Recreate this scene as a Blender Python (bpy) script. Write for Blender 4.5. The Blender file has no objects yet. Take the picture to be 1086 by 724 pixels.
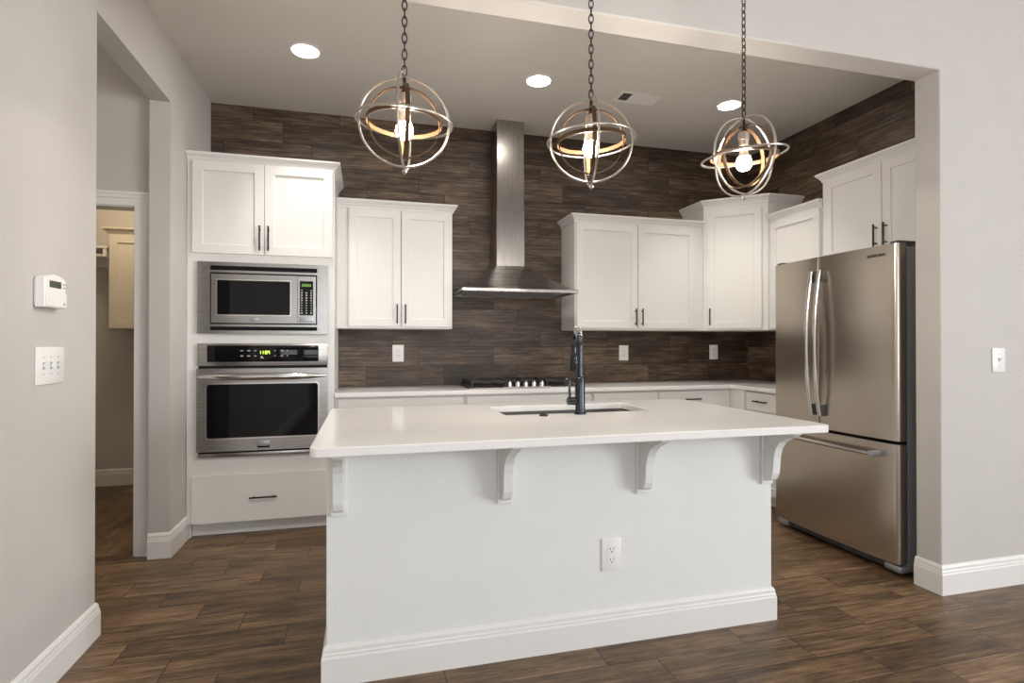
import bpy, bmesh, math, random
from mathutils import Vector, Matrix
PI = math.pi
S = bpy.context.scene
COL = S.collection
random.seed(7)

# ------------------------------------------------------------------ camera, world, lights, exposure
cd = bpy.data.cameras.new('camera')
cd.sensor_width = 36.0
cd.lens = 582.0 / 1086.0 * 36.0
cd.clip_start = 0.02
cam = bpy.data.objects.new('camera', cd)
COL.objects.link(cam)
cam.location = (0, 0, 1.22)
cam.rotation_euler = (math.radians(90.3), 0, -0.2579)
S.camera = cam
S.view_settings.view_transform = 'Standard'
S.view_settings.look = 'None'
S.view_settings.gamma = 1.0
S.view_settings.use_curve_mapping = False
S.view_settings.exposure = 0.12

w = bpy.data.worlds.new('sky'); S.world = w
w.use_nodes = True
bg = w.node_tree.nodes['Background']
bg.inputs[0].default_value = (0.82, 0.91, 1.0, 1)
bg.inputs[1].default_value = 1.6

def area_light(name, loc, rot, sx, sy, power, color):
    l = bpy.data.lights.new(name, 'AREA'); l.shape = 'RECTANGLE'
    l.size = sx; l.size_y = sy; l.energy = power; l.color = color
    o = bpy.data.objects.new(name, l); COL.objects.link(o)
    o.location = loc; o.rotation_euler = rot
    return o
# area lights added outside unseen, assumed windows to brighten the kitchen
DAY = (0.95, 0.98, 1.0)
BACK_WIN = [(-0.8, 0.5), (0.9, 2.2), (4.5, 5.8)]
BACK_Y = -4.0
for a, b in BACK_WIN:
    area_light('added_window_light', ((a+b)/2, BACK_Y-0.2, 1.55), (PI/2, 0, 0), b-a, 2.1, 10 if a > 4 else 28, DAY)
SIDE_WIN = [(-3.7, -2.4), (-2.0, -0.7)]
for a, b in SIDE_WIN:
    area_light('added_window_light', (6.2, (a+b)/2, 1.55), (0, PI/2, 0), 2.1, b-a, 150, (0.97, 0.98, 1.0))
pl = bpy.data.lights.new('laundry_lamp_glow', 'POINT'); pl.energy = 17; pl.color = (1.0, 0.80, 0.55); pl.shadow_soft_size = 0.12
po = bpy.data.objects.new('laundry_lamp_glow', pl); COL.objects.link(po); po.location = (-1.75, 4.65, 2.6)
pl = bpy.data.lights.new('passage_fill', 'POINT'); pl.energy = 10; pl.color = (1.0, 0.92, 0.82); pl.shadow_soft_size = 0.1  # fill added to brighten the passage wall; no fixture stands here
po = bpy.data.objects.new('passage_fill', pl); COL.objects.link(po); po.location = (-2.3, 2.5, 2.7)

# ------------------------------------------------------------------ materials
def new_mat(name):
    m = bpy.data.materials.new(name); m.use_nodes = True
    nt = m.node_tree
    return m, nt, nt.nodes['Principled BSDF']
def mth(nt, op, a, b=None, c=None, clamp=False):
    n = nt.nodes.new('ShaderNodeMath'); n.operation = op; n.use_clamp = clamp
    for i, v in enumerate((a, b, c)):
        if v is None: continue
        if isinstance(v, (int, float)): n.inputs[i].default_value = v
        else: nt.links.new(v, n.inputs[i])
    return n.outputs[0]
def mixc(nt, fac, a, b, blend='MIX'):
    n = nt.nodes.new('ShaderNodeMix'); n.data_type = 'RGBA'; n.blend_type = blend
    for k, v in ((0, fac), (6, a), (7, b)):
        if isinstance(v, (int, float)): n.inputs[k].default_value = v
        elif isinstance(v, tuple): n.inputs[k].default_value = v if len(v) == 4 else v + (1,)
        else: nt.links.new(v, n.inputs[k])
    return n.outputs[2]
def objcoord(nt):
    return nt.nodes.new('ShaderNodeTexCoord').outputs['Object']
def noise(nt, vec, scale, detail=2, rough=0.5):
    n = nt.nodes.new('ShaderNodeTexNoise'); n.inputs['Scale'].default_value = scale
    n.inputs['Detail'].default_value = detail; n.inputs['Roughness'].default_value = rough
    nt.links.new(vec, n.inputs['Vector'])
    return n.outputs[0]
def mapping(nt, vec, scale):
    n = nt.nodes.new('ShaderNodeMapping'); n.inputs['Scale'].default_value = scale
    nt.links.new(vec, n.inputs['Vector']); return n.outputs[0]
def bump(nt, h, strength, dist, bsdf):
    n = nt.nodes.new('ShaderNodeBump'); n.inputs['Strength'].default_value = strength
    n.inputs['Distance'].default_value = dist
    nt.links.new(h, n.inputs['Height']); nt.links.new(n.outputs[0], bsdf.inputs['Normal'])
def ramp(nt, fac, stops):
    n = nt.nodes.new('ShaderNodeValToRGB'); cr = n.color_ramp
    while len(cr.elements) < len(stops): cr.elements.new(0.5)
    for e, (p, c) in zip(cr.elements, stops): e.position = p; e.color = c + (1,)
    nt.links.new(fac, n.inputs[0]); return n.outputs[0]

def plain(name, color, rough=0.5, metal=0.0, var=0.03, scale=6.0, bumps=0.0, bscale=300, coat=0.0, spec=0.5):
    """painted or moulded surface: slight tonal variation plus a fine surface texture"""
    m, nt, b = new_mat(name)
    c = objcoord(nt)
    n = noise(nt, c, scale, 3)
    lo = tuple(max(0, x*(1-var)) for x in color); hi = tuple(min(1, x*(1+var)) for x in color)
    nt.links.new(ramp(nt, n, [(0.3, lo), (0.7, hi)]), b.inputs['Base Color'])
    b.inputs['Roughness'].default_value = rough; b.inputs['Metallic'].default_value = metal
    b.inputs['Coat Weight'].default_value = coat; b.inputs['Coat Roughness'].default_value = 0.05
    b.inputs['Specular IOR Level'].default_value = spec
    if bumps: bump(nt, noise(nt, c, bscale, 2), bumps, 0.002, b)
    return m
def steel(name, color, rough, axis, anis=0.6):
    """brushed metal with the brush lines along one object axis"""
    m, nt, b = new_mat(name)
    c = objcoord(nt)
    sc = [900.0, 900.0, 900.0]; sc['xyz'.index(axis)] = 2.0
    n = noise(nt, mapping(nt, c, sc), 1.0, 3, 0.6)
    nt.links.new(ramp(nt, n, [(0.25, tuple(x*0.97 for x in color)), (0.75, tuple(min(1, x*1.02) for x in color))]), b.inputs['Base Color'])
    r = mth(nt, 'MULTIPLY_ADD', n, 0.06, rough-0.03)
    nt.links.new(r, b.inputs['Roughness'])
    b.inputs['Metallic'].default_value = 1.0
    return m
def glow(name, color, strength):
    m, nt, b = new_mat(name)
    b.inputs['Base Color'].default_value = color + (1,)
    b.inputs['Emission Color'].default_value = color + (1,)
    b.inputs['Emission Strength'].default_value = strength
    return m
def plank_tile(name, U, V, L, h, u0, v0, stops, grout, rough, rot=0.0, gw=0.0029, usign=1, tone=0.55):
    """wood-look porcelain planks laid in a one-third offset"""
    m, nt, b = new_mat(name)
    c = objcoord(nt)
    if rot:
        mp = nt.nodes.new('ShaderNodeMapping'); mp.inputs['Rotation'].default_value = (0, 0, rot)
        nt.links.new(c, mp.inputs['Vector']); c = mp.outputs[0]
    sp = nt.nodes.new('ShaderNodeSeparateXYZ'); nt.links.new(c, sp.inputs[0])
    u = sp.outputs['XYZ'.index(U)]; v = sp.outputs['XYZ'.index(V)]
    if usign < 0: u = mth(nt, 'MULTIPLY', u, -1.0)
    tv = mth(nt, 'DIVIDE', mth(nt, 'SUBTRACT', v, v0), h)
    row = mth(nt, 'FLOOR', tv); fv = mth(nt, 'FRACT', tv)
    tu = mth(nt, 'ADD', mth(nt, 'DIVIDE', mth(nt, 'SUBTRACT', u, u0), L), mth(nt, 'MULTIPLY', row, 1/3.0))
    col = mth(nt, 'FLOOR', tu); fu = mth(nt, 'FRACT', tu)
    du = mth(nt, 'MULTIPLY', mth(nt, 'MINIMUM', fu, mth(nt, 'SUBTRACT', 1.0, fu)), L)
    dv = mth(nt, 'MULTIPLY', mth(nt, 'MINIMUM', fv, mth(nt, 'SUBTRACT', 1.0, fv)), h)
    d = mth(nt, 'MINIMUM', du, dv)
    mr = nt.nodes.new('ShaderNodeMapRange'); mr.interpolation_type = 'SMOOTHSTEP'
    mr.inputs['From Min'].default_value = gw*0.35; mr.inputs['From Max'].default_value = gw
    nt.links.new(d, mr.inputs['Value']); tile = mr.outputs[0]
    cb = nt.nodes.new('ShaderNodeCombineXYZ'); nt.links.new(col, cb.inputs[0]); nt.links.new(row, cb.inputs[1])
    wn = nt.nodes.new('ShaderNodeTexWhiteNoise'); wn.noise_dimensions = '3D'; nt.links.new(cb.outputs[0], wn.inputs['Vector'])
    rnd = wn.outputs['Value']
    def grain(su, sv, detail, roughn):
        g = nt.nodes.new('ShaderNodeCombineXYZ')
        nt.links.new(mth(nt, 'MULTIPLY_ADD', rnd, 37.0, mth(nt, 'MULTIPLY', u, su)), g.inputs[0])
        nt.links.new(mth(nt, 'MULTIPLY', v, sv), g.inputs[1])
        nt.links.new(mth(nt, 'MULTIPLY', rnd, 91.0), g.inputs[2])
        return noise(nt, g.outputs[0], 1.0, detail, roughn)
    g1 = grain(3.2, 58, 5, 0.72)
    g2 = grain(11, 260, 3, 0.65)
    g3 = grain(3.5, 12, 3, 0.55)
    t = mth(nt, 'ADD', mth(nt, 'MULTIPLY', g1, 0.46), mth(nt, 'MULTIPLY', g2, 0.28))
    t = mth(nt, 'ADD', t, mth(nt, 'MULTIPLY', g3, 0.26))
    t = mth(nt, 'ADD', t, mth(nt, 'MULTIPLY', mth(nt, 'SUBTRACT', rnd, 0.5), tone*0.22))
    wood = ramp(nt, t, stops)
    nt.links.new(mixc(nt, tile, grout, wood), b.inputs['Base Color'])
    nt.links.new(mth(nt, 'MULTIPLY_ADD', g1, 0.18, rough-0.09), b.inputs['Roughness'])
    hh = mth(nt, 'ADD', mth(nt, 'MULTIPLY', tile, 1.0), mth(nt, 'MULTIPLY', g2, 0.25))
    bump(nt, hh, 0.35, 0.0012, b)
    return m

M = {}
M['wall'] = plain('greige_wall_paint', (0.565, 0.54, 0.51), 0.75, var=0.015, bumps=0.35, bscale=120)
M['darkwall'] = plain('dark_unseen_wall', (0.26, 0.235, 0.21), 0.8, var=0.01)  # unseen back wall, darkened so the steel reflects it less brightly
M['ceiling'] = plain('taupe_ceiling_paint', (0.66, 0.625, 0.585), 0.85, var=0.01, bumps=0.2, bscale=150)
M['trim'] = plain('white_trim_paint', (0.80, 0.785, 0.76), 0.35, var=0.01)
M['cab'] = plain('white_cabinet_paint', (0.80, 0.785, 0.76), 0.38, var=0.01)
M['island'] = plain('white_textured_island_paint', (0.79, 0.80, 0.785), 0.6, var=0.012, bumps=0.3, bscale=110)
M['plate'] = plain('white_plastic', (0.86, 0.85, 0.83), 0.3, var=0.005)
M['slot'] = plain('dark_slot', (0.012, 0.012, 0.012), 0.6, spec=0.2)
M['bronze'] = plain('dark_bronze', (0.028, 0.022, 0.018), 0.35, metal=0.6)
M['black'] = plain('black_metal', (0.015, 0.015, 0.016), 0.4, metal=0.3)
M['cast'] = plain('cast_iron', (0.02, 0.019, 0.018), 0.55, bumps=0.3)
M['glass'] = plain('black_glass', (0.004, 0.004, 0.005), 0.05, spec=0.28)
M['screen'] = plain('dark_lcd', (0.02, 0.035, 0.015), 0.15)
M['gloss'] = plain('oil_rubbed_black_faucet', (0.035, 0.04, 0.048), 0.16, metal=0.85, coat=0.3)
M['steelx'] = steel('brushed_steel_across', (0.43, 0.415, 0.40), 0.27, 'x')
M['steelz'] = steel('brushed_steel_upright', (0.38, 0.36, 0.34), 0.27, 'z')
M['steely'] = steel('brushed_steel_fridge', (0.56, 0.50, 0.43), 0.24, 'y')
M['basin'] = steel('brushed_steel_basin', (0.26, 0.25, 0.24), 0.32, 'x')
M['bright'] = plain('polished_steel', (0.72, 0.70, 0.68), 0.2, metal=1.0)
M['grey'] = plain('grey_fridge_case', (0.34, 0.35, 0.375), 0.4, metal=0.1)
M['darkgrey'] = plain('dark_grey_plastic', (0.07, 0.07, 0.075), 0.45)
M['silver'] = plain('silver_plastic_trim', (0.42, 0.43, 0.46), 0.35, metal=0.6)
M['nickel'] = plain('brushed_nickel', (0.46, 0.42, 0.375), 0.30, metal=1.0)
M['brownband'] = plain('antique_bronze_band', (0.075, 0.038, 0.015), 0.45, metal=0.5)
M['bulb'] = glow('lit_warm_bulb', (1.0, 0.92, 0.82), 510.0)
M['bulbneck'] = plain('frosted_bulb_neck', (0.85, 0.75, 0.60), 0.4)
M['can'] = glow('lit_downlight', (1.0, 0.93, 0.85), 40.0)
M['digits'] = glow('green_digits', (0.62, 0.9, 0.12), 1.6)
M['mwdisplay'] = glow('green_display', (0.10, 0.24, 0.04), 0.25)
M['keys'] = plain('pale_key_print', (0.45, 0.45, 0.45), 0.5)
M['creambox'] = plain('cream_laundry_cabinet', (0.72, 0.67, 0.58), 0.45, var=0.01)
# quartz
m, nt, b = new_mat('white_quartz'); c = objcoord(nt)
n = noise(nt, c, 260, 2); n2 = noise(nt, c, 3, 3)
sp = ramp(nt, n, [(0.30, (0.80, 0.785, 0.765)), (0.42, (0.90, 0.885, 0.865))])
nt.links.new(mixc(nt, mth(nt, 'MULTIPLY', n2, 0.25), sp, (0.87, 0.85, 0.825)), b.inputs['Base Color'])
b.inputs['Roughness'].default_value = 0.13
M['quartz'] = m
FL = [(0.36, (0.030, 0.016, 0.008)), (0.46, (0.095, 0.053, 0.025)), (0.54, (0.185, 0.111, 0.056)), (0.66, (0.36, 0.23, 0.13))]
WL = [(0.36, (0.020, 0.012, 0.008)), (0.46, (0.052, 0.034, 0.022)), (0.54, (0.128, 0.086, 0.056)), (0.66, (0.27, 0.195, 0.133))]
M['floor'] = plank_tile('wood_look_floor_tile', 'X', 'Y', 0.608, 0.159, 1.09, 1.77, FL, (0.022, 0.014, 0.009), 0.42, tone=0.3)
M['splash'] = plank_tile('wood_look_wall_tile', 'X', 'Z', 0.604, 0.152, -0.006, 1.353, WL, (0.010, 0.007, 0.006), 0.45, tone=0.36)
M['splash_right'] = plank_tile('wood_look_wall_tile_side', 'Y', 'Z', 0.604, 0.152, 2.394, 1.353, WL, (0.010, 0.007, 0.006), 0.45, tone=0.36, usign=1)
M['laundry_floor'] = plank_tile('wood_look_laundry_tile', 'X', 'Y', 0.608, 0.3, 0.1, 0.2, FL, (0.15, 0.11, 0.08), 0.4, rot=-1.56+0.0, gw=0.004)

# ------------------------------------------------------------------ mesh helpers
def box(bm, x0, x1, y0, y1, z0, z1, bev=0.0, seg=2):
    if x0 > x1: x0, x1 = x1, x0
    if y0 > y1: y0, y1 = y1, y0
    if z0 > z1: z0, z1 = z1, z0
    vs = [bm.verts.new(p) for p in ((x0,y0,z0),(x1,y0,z0),(x1,y1,z0),(x0,y1,z0),(x0,y0,z1),(x1,y0,z1),(x1,y1,z1),(x0,y1,z1))]
    fs = [bm.faces.new([vs[i] for i in f]) for f in ((0,3,2,1),(4,5,6,7),(0,1,5,4),(1,2,6,5),(2,3,7,6),(3,0,4,7))]
    if bev:
        es = list({e for f in fs for e in f.edges})
        bmesh.ops.bevel(bm, geom=es, offset=bev, segments=seg, profile=0.5, affect='EDGES')
def prism(bm, pts, z0, z1, axis='z'):
    """extrude a polygon; axis z: pts (x,y); axis y: pts (x,z) from y=z0..z1; axis x: pts (y,z)"""
    def P(a, b, c):
        return (a, b, c) if axis == 'z' else ((a, c, b) if axis == 'y' else (c, a, b))
    lo = [bm.verts.new(P(a, b, z0)) for a, b in pts]; hi = [bm.verts.new(P(a, b, z1)) for a, b in pts]
    n = len(pts)
    bm.faces.new(lo[::-1]); bm.faces.new(hi)
    for i in range(n): bm.faces.new((lo[i], lo[(i+1) % n], hi[(i+1) % n], hi[i]))
def sweep(bm, path, prof):
    """profile (out, z) swept along a plan path, out = right-hand side of travel, mitred"""
    n = len(path); rings = []
    nor = []
    for i in range(n-1):
        dx, dy = path[i+1][0]-path[i][0], path[i+1][1]-path[i][1]; l = math.hypot(dx, dy)
        nor.append((dy/l, -dx/l))
    for i in range(n):
        a = nor[max(0, i-1)]; b_ = nor[min(n-2, i)]
        k = 1 + a[0]*b_[0] + a[1]*b_[1]
        mx, my = (a[0]+b_[0])/k, (a[1]+b_[1])/k
        rings.append([bm.verts.new((path[i][0]+mx*o, path[i][1]+my*o, z)) for o, z in prof])
    k = len(prof)
    for i in range(n-1):
        for j in range(k):
            bm.faces.new((rings[i][j], rings[i+1][j], rings[i+1][(j+1) % k], rings[i][(j+1) % k]))
    bm.faces.new(rings[0][::-1]); bm.faces.new(rings[-1])
def tube(bm, pts, r, seg=12, closed=False, cap=True, radii=None):
    pts = [Vector(p) for p in pts]; n = len(pts); rings = []
    up = None
    for i in range(n):
        if closed: t = pts[(i+1) % n]-pts[i-1]
        else: t = pts[min(n-1, i+1)]-pts[max(0, i-1)]
        t.normalize()
        if up is None:
            up = t.orthogonal().normalized()
        up = (up - t*up.dot(t))
        if up.length < 1e-6: up = t.orthogonal()
        up.normalize(); sd = t.cross(up)
        rr = radii[i] if radii else r
        rings.append([bm.verts.new(pts[i] + up*(rr*math.cos(2*PI*k/seg)) + sd*(rr*math.sin(2*PI*k/seg))) for k in range(seg)])
    m_ = n if closed else n-1
    for i in range(m_):
        A, B = rings[i], rings[(i+1) % n]
        off = 0
        if closed and i == n-1:
            off = min(range(seg), key=lambda s: (A[0].co-B[s].co).length)
        for k in range(seg):
            bm.faces.new((A[k], A[(k+1) % seg], B[(k+1+off) % seg], B[(k+off) % seg]))
    if cap and not closed:
        bm.faces.new(rings[0][::-1]); bm.faces.new(rings[-1])
def lathe(bm, prof, seg=32, c=(0, 0, 0), axis='z'):
    rings = []
    for r, z in prof:
        ring = []
        for k in range(seg):
            a = 2*PI*k/seg; p = (r*math.cos(a), r*math.sin(a), z)
            if axis == 'y': p = (p[0], z, p[1])
            if axis == 'x': p = (z, p[0], p[1])
            ring.append(bm.verts.new((p[0]+c[0], p[1]+c[1], p[2]+c[2])))
        rings.append(ring)
    for i in range(len(rings)-1):
        for k in range(seg):
            bm.faces.new((rings[i][k], rings[i][(k+1) % seg], rings[i+1][(k+1) % seg], rings[i+1][k]))
    bm.faces.new(rings[0]); bm.faces.new(rings[-1])
def band(bm, R, width, th, mat3, seg=96, round_=0):
    """flat hoop: radius R, axial width, radial thickness, oriented by a matrix"""
    if round_:
        pr = [(th/2*math.cos(2*PI*k/10), width/2*math.sin(2*PI*k/10)) for k in range(10)]
    else:
        pr = [(-th/2, -width/2), (th/2, -width/2), (th/2, width/2), (-th/2, width/2)]
    rings = []
    for i in range(seg):
        a = 2*PI*i/seg
        rings.append([bm.verts.new(mat3 @ Vector(((R+o)*math.cos(a), (R+o)*math.sin(a), z))) for o, z in pr])
    k = len(pr)
    for i in range(seg):
        A, B = rings[i], rings[(i+1) % seg]
        for j in range(k): bm.faces.new((A[j], B[j], B[(j+1) % k], A[(j+1) % k]))
def obj(name, bm, mat, parent=None, bev=0.0, smooth=False, seg=2, label=None):
    bmesh.ops.recalc_face_normals(bm, faces=bm.faces)
    if smooth:
        for f in bm.faces: f.smooth = True
        for e in bm.edges:
            if len(e.link_faces) == 2 and e.calc_face_angle(0) > math.radians(35): e.smooth = False
    me = bpy.data.meshes.new(name); bm.to_mesh(me); bm.free()
    me.materials.append(M[mat])
    o = bpy.data.objects.new(name, me); COL.objects.link(o)
    if parent: o.parent = parent
    if bev:
        md = o.modifiers.new('bevel', 'BEVEL'); md.width = bev; md.segments = seg; md.limit_method = 'ANGLE'; md.angle_limit = math.radians(40)
        md.harden_normals = False
    if label: o['label'] = label
    return o
def tag(o, label, cat, group=None):
    o['label'] = label; o['category'] = cat
    if group: o['group'] = group
    return o
def thing(name, label, cat, loc=(0,0,0), rz=0.0, group=None):
    o = bpy.data.objects.new(name, None); COL.objects.link(o)
    o.empty_display_size = 0.1; o.location = loc; o.rotation_euler = (0, 0, rz)
    return tag(o, label, cat, group)
def struct(name, bm, mat, bev=0.0, smooth=False, parent=None):
    o = obj(name, bm, mat, parent, bev, smooth)
    if parent is None: o['kind'] = 'structure'
    return o
def B(*boxes, bev=0.0):
    bm = bmesh.new()
    for bx in boxes: box(bm, *bx, bev=bev)
    return bm
def text(name, s, size, mat, parent, loc, rot, depth=0.0006):
    """lettering turned into a mesh; rot is an euler"""
    cu = bpy.data.curves.new(name, 'FONT'); cu.body = s; cu.size = size; cu.extrude = depth
    cu.align_x = 'CENTER'; cu.align_y = 'CENTER'
    t = bpy.data.objects.new(name+'_curve', cu); COL.objects.link(t)
    bpy.context.view_layer.update()
    me = bpy.data.meshes.new_from_object(t.evaluated_get(bpy.context.evaluated_depsgraph_get()))
    bpy.data.objects.remove(t); bpy.data.curves.remove(cu)
    me.name = name; me.materials.clear(); me.materials.append(M[mat])
    o = bpy.data.objects.new(name, me); COL.objects.link(o)
    o.parent = parent; o.location = loc; o.rotation_euler = rot
    return o

# ------------------------------------------------------------------ setting
LX = -1.098; LT = -1.205           # left wall faces
WY = 4.394                         # tiled back wall
RX = 3.44                          # tiled right wall
FY0, FY1 = 2.061, 2.19             # wall between living room and kitchen
PX = 2.713                         # right side of the wide opening
HZ = 2.567                         # underside of the header
KC, LC = 2.972, 3.6                # kitchen and living room ceilings
bm = B((-3.2, 6.6, -4.3, 3.66, -0.1, 0.0), (LT, 6.6, 3.66, 4.6, -0.1, 0.0)); struct('floor', bm, 'floor')
bm = B((-3.2, LT, 3.66, 5.7, -0.1, 0.0)); struct('floor_laundry', bm, 'laundry_floor')
bm = B((LT, RX+0.12, FY1, WY+0.12, KC, KC+0.1), (-3.2, LT, 1.4, 5.7, KC, KC+0.1)); struct('ceiling_kitchen', bm, 'ceiling')
bm = B((LT, 6.3, -4.2, FY1, LC, LC+0.1)); struct('ceiling_living', bm, 'trim')
HD = 2.618
bm = B((LT, LX, -4.15, 2.663, 0, LC), (LT, LX, 2.663, 3.555, HD, LC), (LT, LX, 3.555, WY, 0, LC)); struct('wall_left', bm, 'wall')
bm = B((LT, RX+0.12, WY, WY+0.12, 0, LC)); struct('wall_back', bm, 'splash')
bm = B((RX, RX+0.12, FY1, WY, 0, LC)); struct('wall_right', bm, 'splash_right')
bm = bmesh.new(); prism(bm, [(PX, 0), (6.3, 0), (6.3, LC), (LX, LC), (LX, HZ), (PX, HZ)], FY0, FY1, axis='y'); struct('wall_front', bm, 'wall', bev=0.006)
# living room behind the camera
x0 = LT; bxs = []
for a, b_ in BACK_WIN + [(6.3, 6.3)]:
    bxs.append((x0, a, BACK_Y-0.15, BACK_Y, 0, LC))
    if a < 6.2: bxs += [(a, b_, BACK_Y-0.15, BACK_Y, 0, 0.5), (a, b_, BACK_Y-0.15, BACK_Y, 2.6, LC)]
    x0 = b_
struct('wall_living_back', B(*bxs), 'darkwall')
y0 = BACK_Y; bxs = []
for a, b_ in SIDE_WIN + [(FY0, FY0)]:
    bxs.append((6.0, 6.15, y0, a, 0, LC))
    if a < 2: bxs += [(6.0, 6.15, a, b_, 0, 0.5), (6.0, 6.15, a, b_, 2.6, LC)]
    y0 = b_
struct('wall_living_right', B(*bxs), 'wall')
for i, (a, b_) in enumerate(BACK_WIN):  # unseen windows, invented and placed to suit the added area lights
    y = BACK_Y-0.1
    mx = (a+b_)/2
    struct('window_%d' % (i+1), B((a, a+0.06, y, y+0.06, 0.5, 2.6), (b_-0.06, b_, y, y+0.06, 0.5, 2.6), (a+0.06, b_-0.06, y, y+0.06, 0.5, 0.56),
           (a+0.06, b_-0.06, y, y+0.06, 2.54, 2.6), (a+0.06, b_-0.06, y+0.01, y+0.05, 1.53, 1.57)), 'trim')
for i, (a, b_) in enumerate(SIDE_WIN):  # side windows likewise invented, set back to ease light on the right wall
    x = 6.04
    struct('window_%d' % (i+4), B((x, x+0.06, a, a+0.06, 0.5, 2.6), (x, x+0.06, b_-0.06, b_, 0.5, 2.6), (x, x+0.06, a+0.06, b_-0.06, 0.5, 0.56),
           (x, x+0.06, a+0.06, b_-0.06, 2.54, 2.6), (x+0.01, x+0.05, a+0.06, b_-0.06, 1.53, 1.57)), 'trim')
# passage and laundry behind the left wall
YD = 3.62
DX0, DX1 = -2.10, -1.285           # doorway
bm = B((-3.2, DX0, YD, YD+0.11, 0, KC), (DX1, LT, YD, YD+0.11, 0, KC), (DX0, DX1, YD, YD+0.11, 2.03, KC)); struct('wall_passage', bm, 'wall')
struct('wall_passage_left', B((-3.2, -3.08, 1.4, YD, 0, KC), (-3.08, LT, 1.4, 1.5, 0, KC)), 'wall')
LB = 5.48
struct('wall_laundry_back', B((-3.2, LT, LB, LB+0.12, 0, KC)), 'wall')
struct('wall_laundry_left', B((-3.2, -3.08, YD+0.11, LB, 0, KC)), 'wall')
struct('wall_laundry_right', B((LT, LT+0.1, WY+0.12, LB, 0, KC)), 'wall')
# casing and jamb lining of the laundry doorway
def casing():
    bm = bmesh.new()
    a, b_, t = DX0, DX1, 2.03
    for o0, o1, th in ((-0.012, 0.03, 0.012), (0.03, 0.052, 0.018), (0.052, 0.066, 0.024)):
        box(bm, a-o1, a-o0, YD-th, YD, 0, t+o1)
        box(bm, b_+o0, b_+o1, YD-th, YD, 0, t+o1)
        box(bm, a-o0, b_+o0, YD-th, YD, t+o0, t+o1)
    box(bm, a, a+0.018, YD, YD+0.11, 0, t-0.018); box(bm, b_-0.018, b_, YD, YD+0.11, 0, t-0.018); box(bm, a, b_, YD, YD+0.11, t-0.018, t)
    return bm
struct('trim_1', casing(), 'trim')
BB = [(0, 0), (0.016, 0), (0.016, 0.098), (0.0135, 0.106), (0.0135, 0.112), (0.011, 0.118), (0.0105, 0.130), (0.005, 0.140), (0, 0.143)]
def bb(name, path, prof=BB):
    bm = bmesh.new(); sweep(bm, path, prof); return struct(name, bm, 'trim', smooth=False)
bb('baseboard_left', [(LX, -3.99), (LX, 2.663), (LT, 2.663)])
bb('baseboard_jamb', [(LT, 3.555), (LX, 3.555), (LX, 3.892)])
bb('baseboard_front', [(PX, FY1), (PX, FY0), (5.99, FY0)])
bb('baseboard_laundry', [(-3.07, LB), (LT-0.01, LB)])

# ------------------------------------------------------------------ cabinets
def handle(parent, x, z, L, yf, vertical=True, name='handle'):
    """bar pull with two posts, front at -y"""
    bm = bmesh.new(); r = 0.0055; so = 0.030
    if vertical:
        tube(bm, [(x, yf-so, z-L/2), (x, yf-so, z+L/2)], r, 12)
        for s in (-1, 1): tube(bm, [(x, yf, z+s*L*0.36), (x, yf-so, z+s*L*0.36)], 0.0045, 10)
    else:
        tube(bm, [(x-L/2, yf-so, z), (x+L/2, yf-so, z)], r, 12)
        for s in (-1, 1): tube(bm, [(x+s*L*0.36, yf, z), (x+s*L*0.36, yf-so, z)], 0.0045, 10)
    return obj(name, bm, 'bronze', parent, smooth=True, label='dark bronze bar pull')
def shaker(parent, x0, x1, z0, z1, yf, name='door', fr=0.058, mat='cab'):
    """five-piece shaker front: frame plus recessed flat panel, front face at yf (facing -y)"""
    bm = bmesh.new(); t = 0.02; rc = 0.009
    O = [(x0, z0), (x1, z0), (x1, z1), (x0, z1)]
    I = [(x0+fr, z0+fr), (x1-fr, z0+fr), (x1-fr, z1-fr), (x0+fr, z1-fr)]
    ob = [bm.verts.new((x, yf+t, z)) for x, z in O]; of = [bm.verts.new((x, yf, z)) for x, z in O]
    i_f = [bm.verts.new((x, yf, z)) for x, z in I]; ib = [bm.verts.new((x, yf+rc, z)) for x, z in I]
    bm.faces.new(ob)
    for k in range(4):
        j = (k+1) % 4
        bm.faces.new((ob[k], ob[j], of[j], of[k])); bm.faces.new((of[k], of[j], i_f[j], i_f[k])); bm.faces.new((i_f[k], i_f[j], ib[j], ib[k]))
    bm.faces.new(ib)
    return obj(name, bm, mat, parent, bev=0.0012)
def slab(parent, x0, x1, z0, z1, yf, name='drawer'):
    return obj(name, B((x0, x1, yf, yf+0.02, z0, z1)), 'cab', parent, bev=0.0015)
CR = [(0, 0), (0.006, 0), (0.007, 0.012), (0.014, 0.020), (0.020, 0.032), (0.033, 0.044), (0.037, 0.050), (0.037, 0.060), (0, 0.060)]
def crown(parent, path, z, mat='cab', k=1.0):
    bm = bmesh.new(); sweep(bm, path, [(o*k, z+zz) for o, zz in CR])
    return obj('crown_molding', bm, mat, parent)

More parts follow.
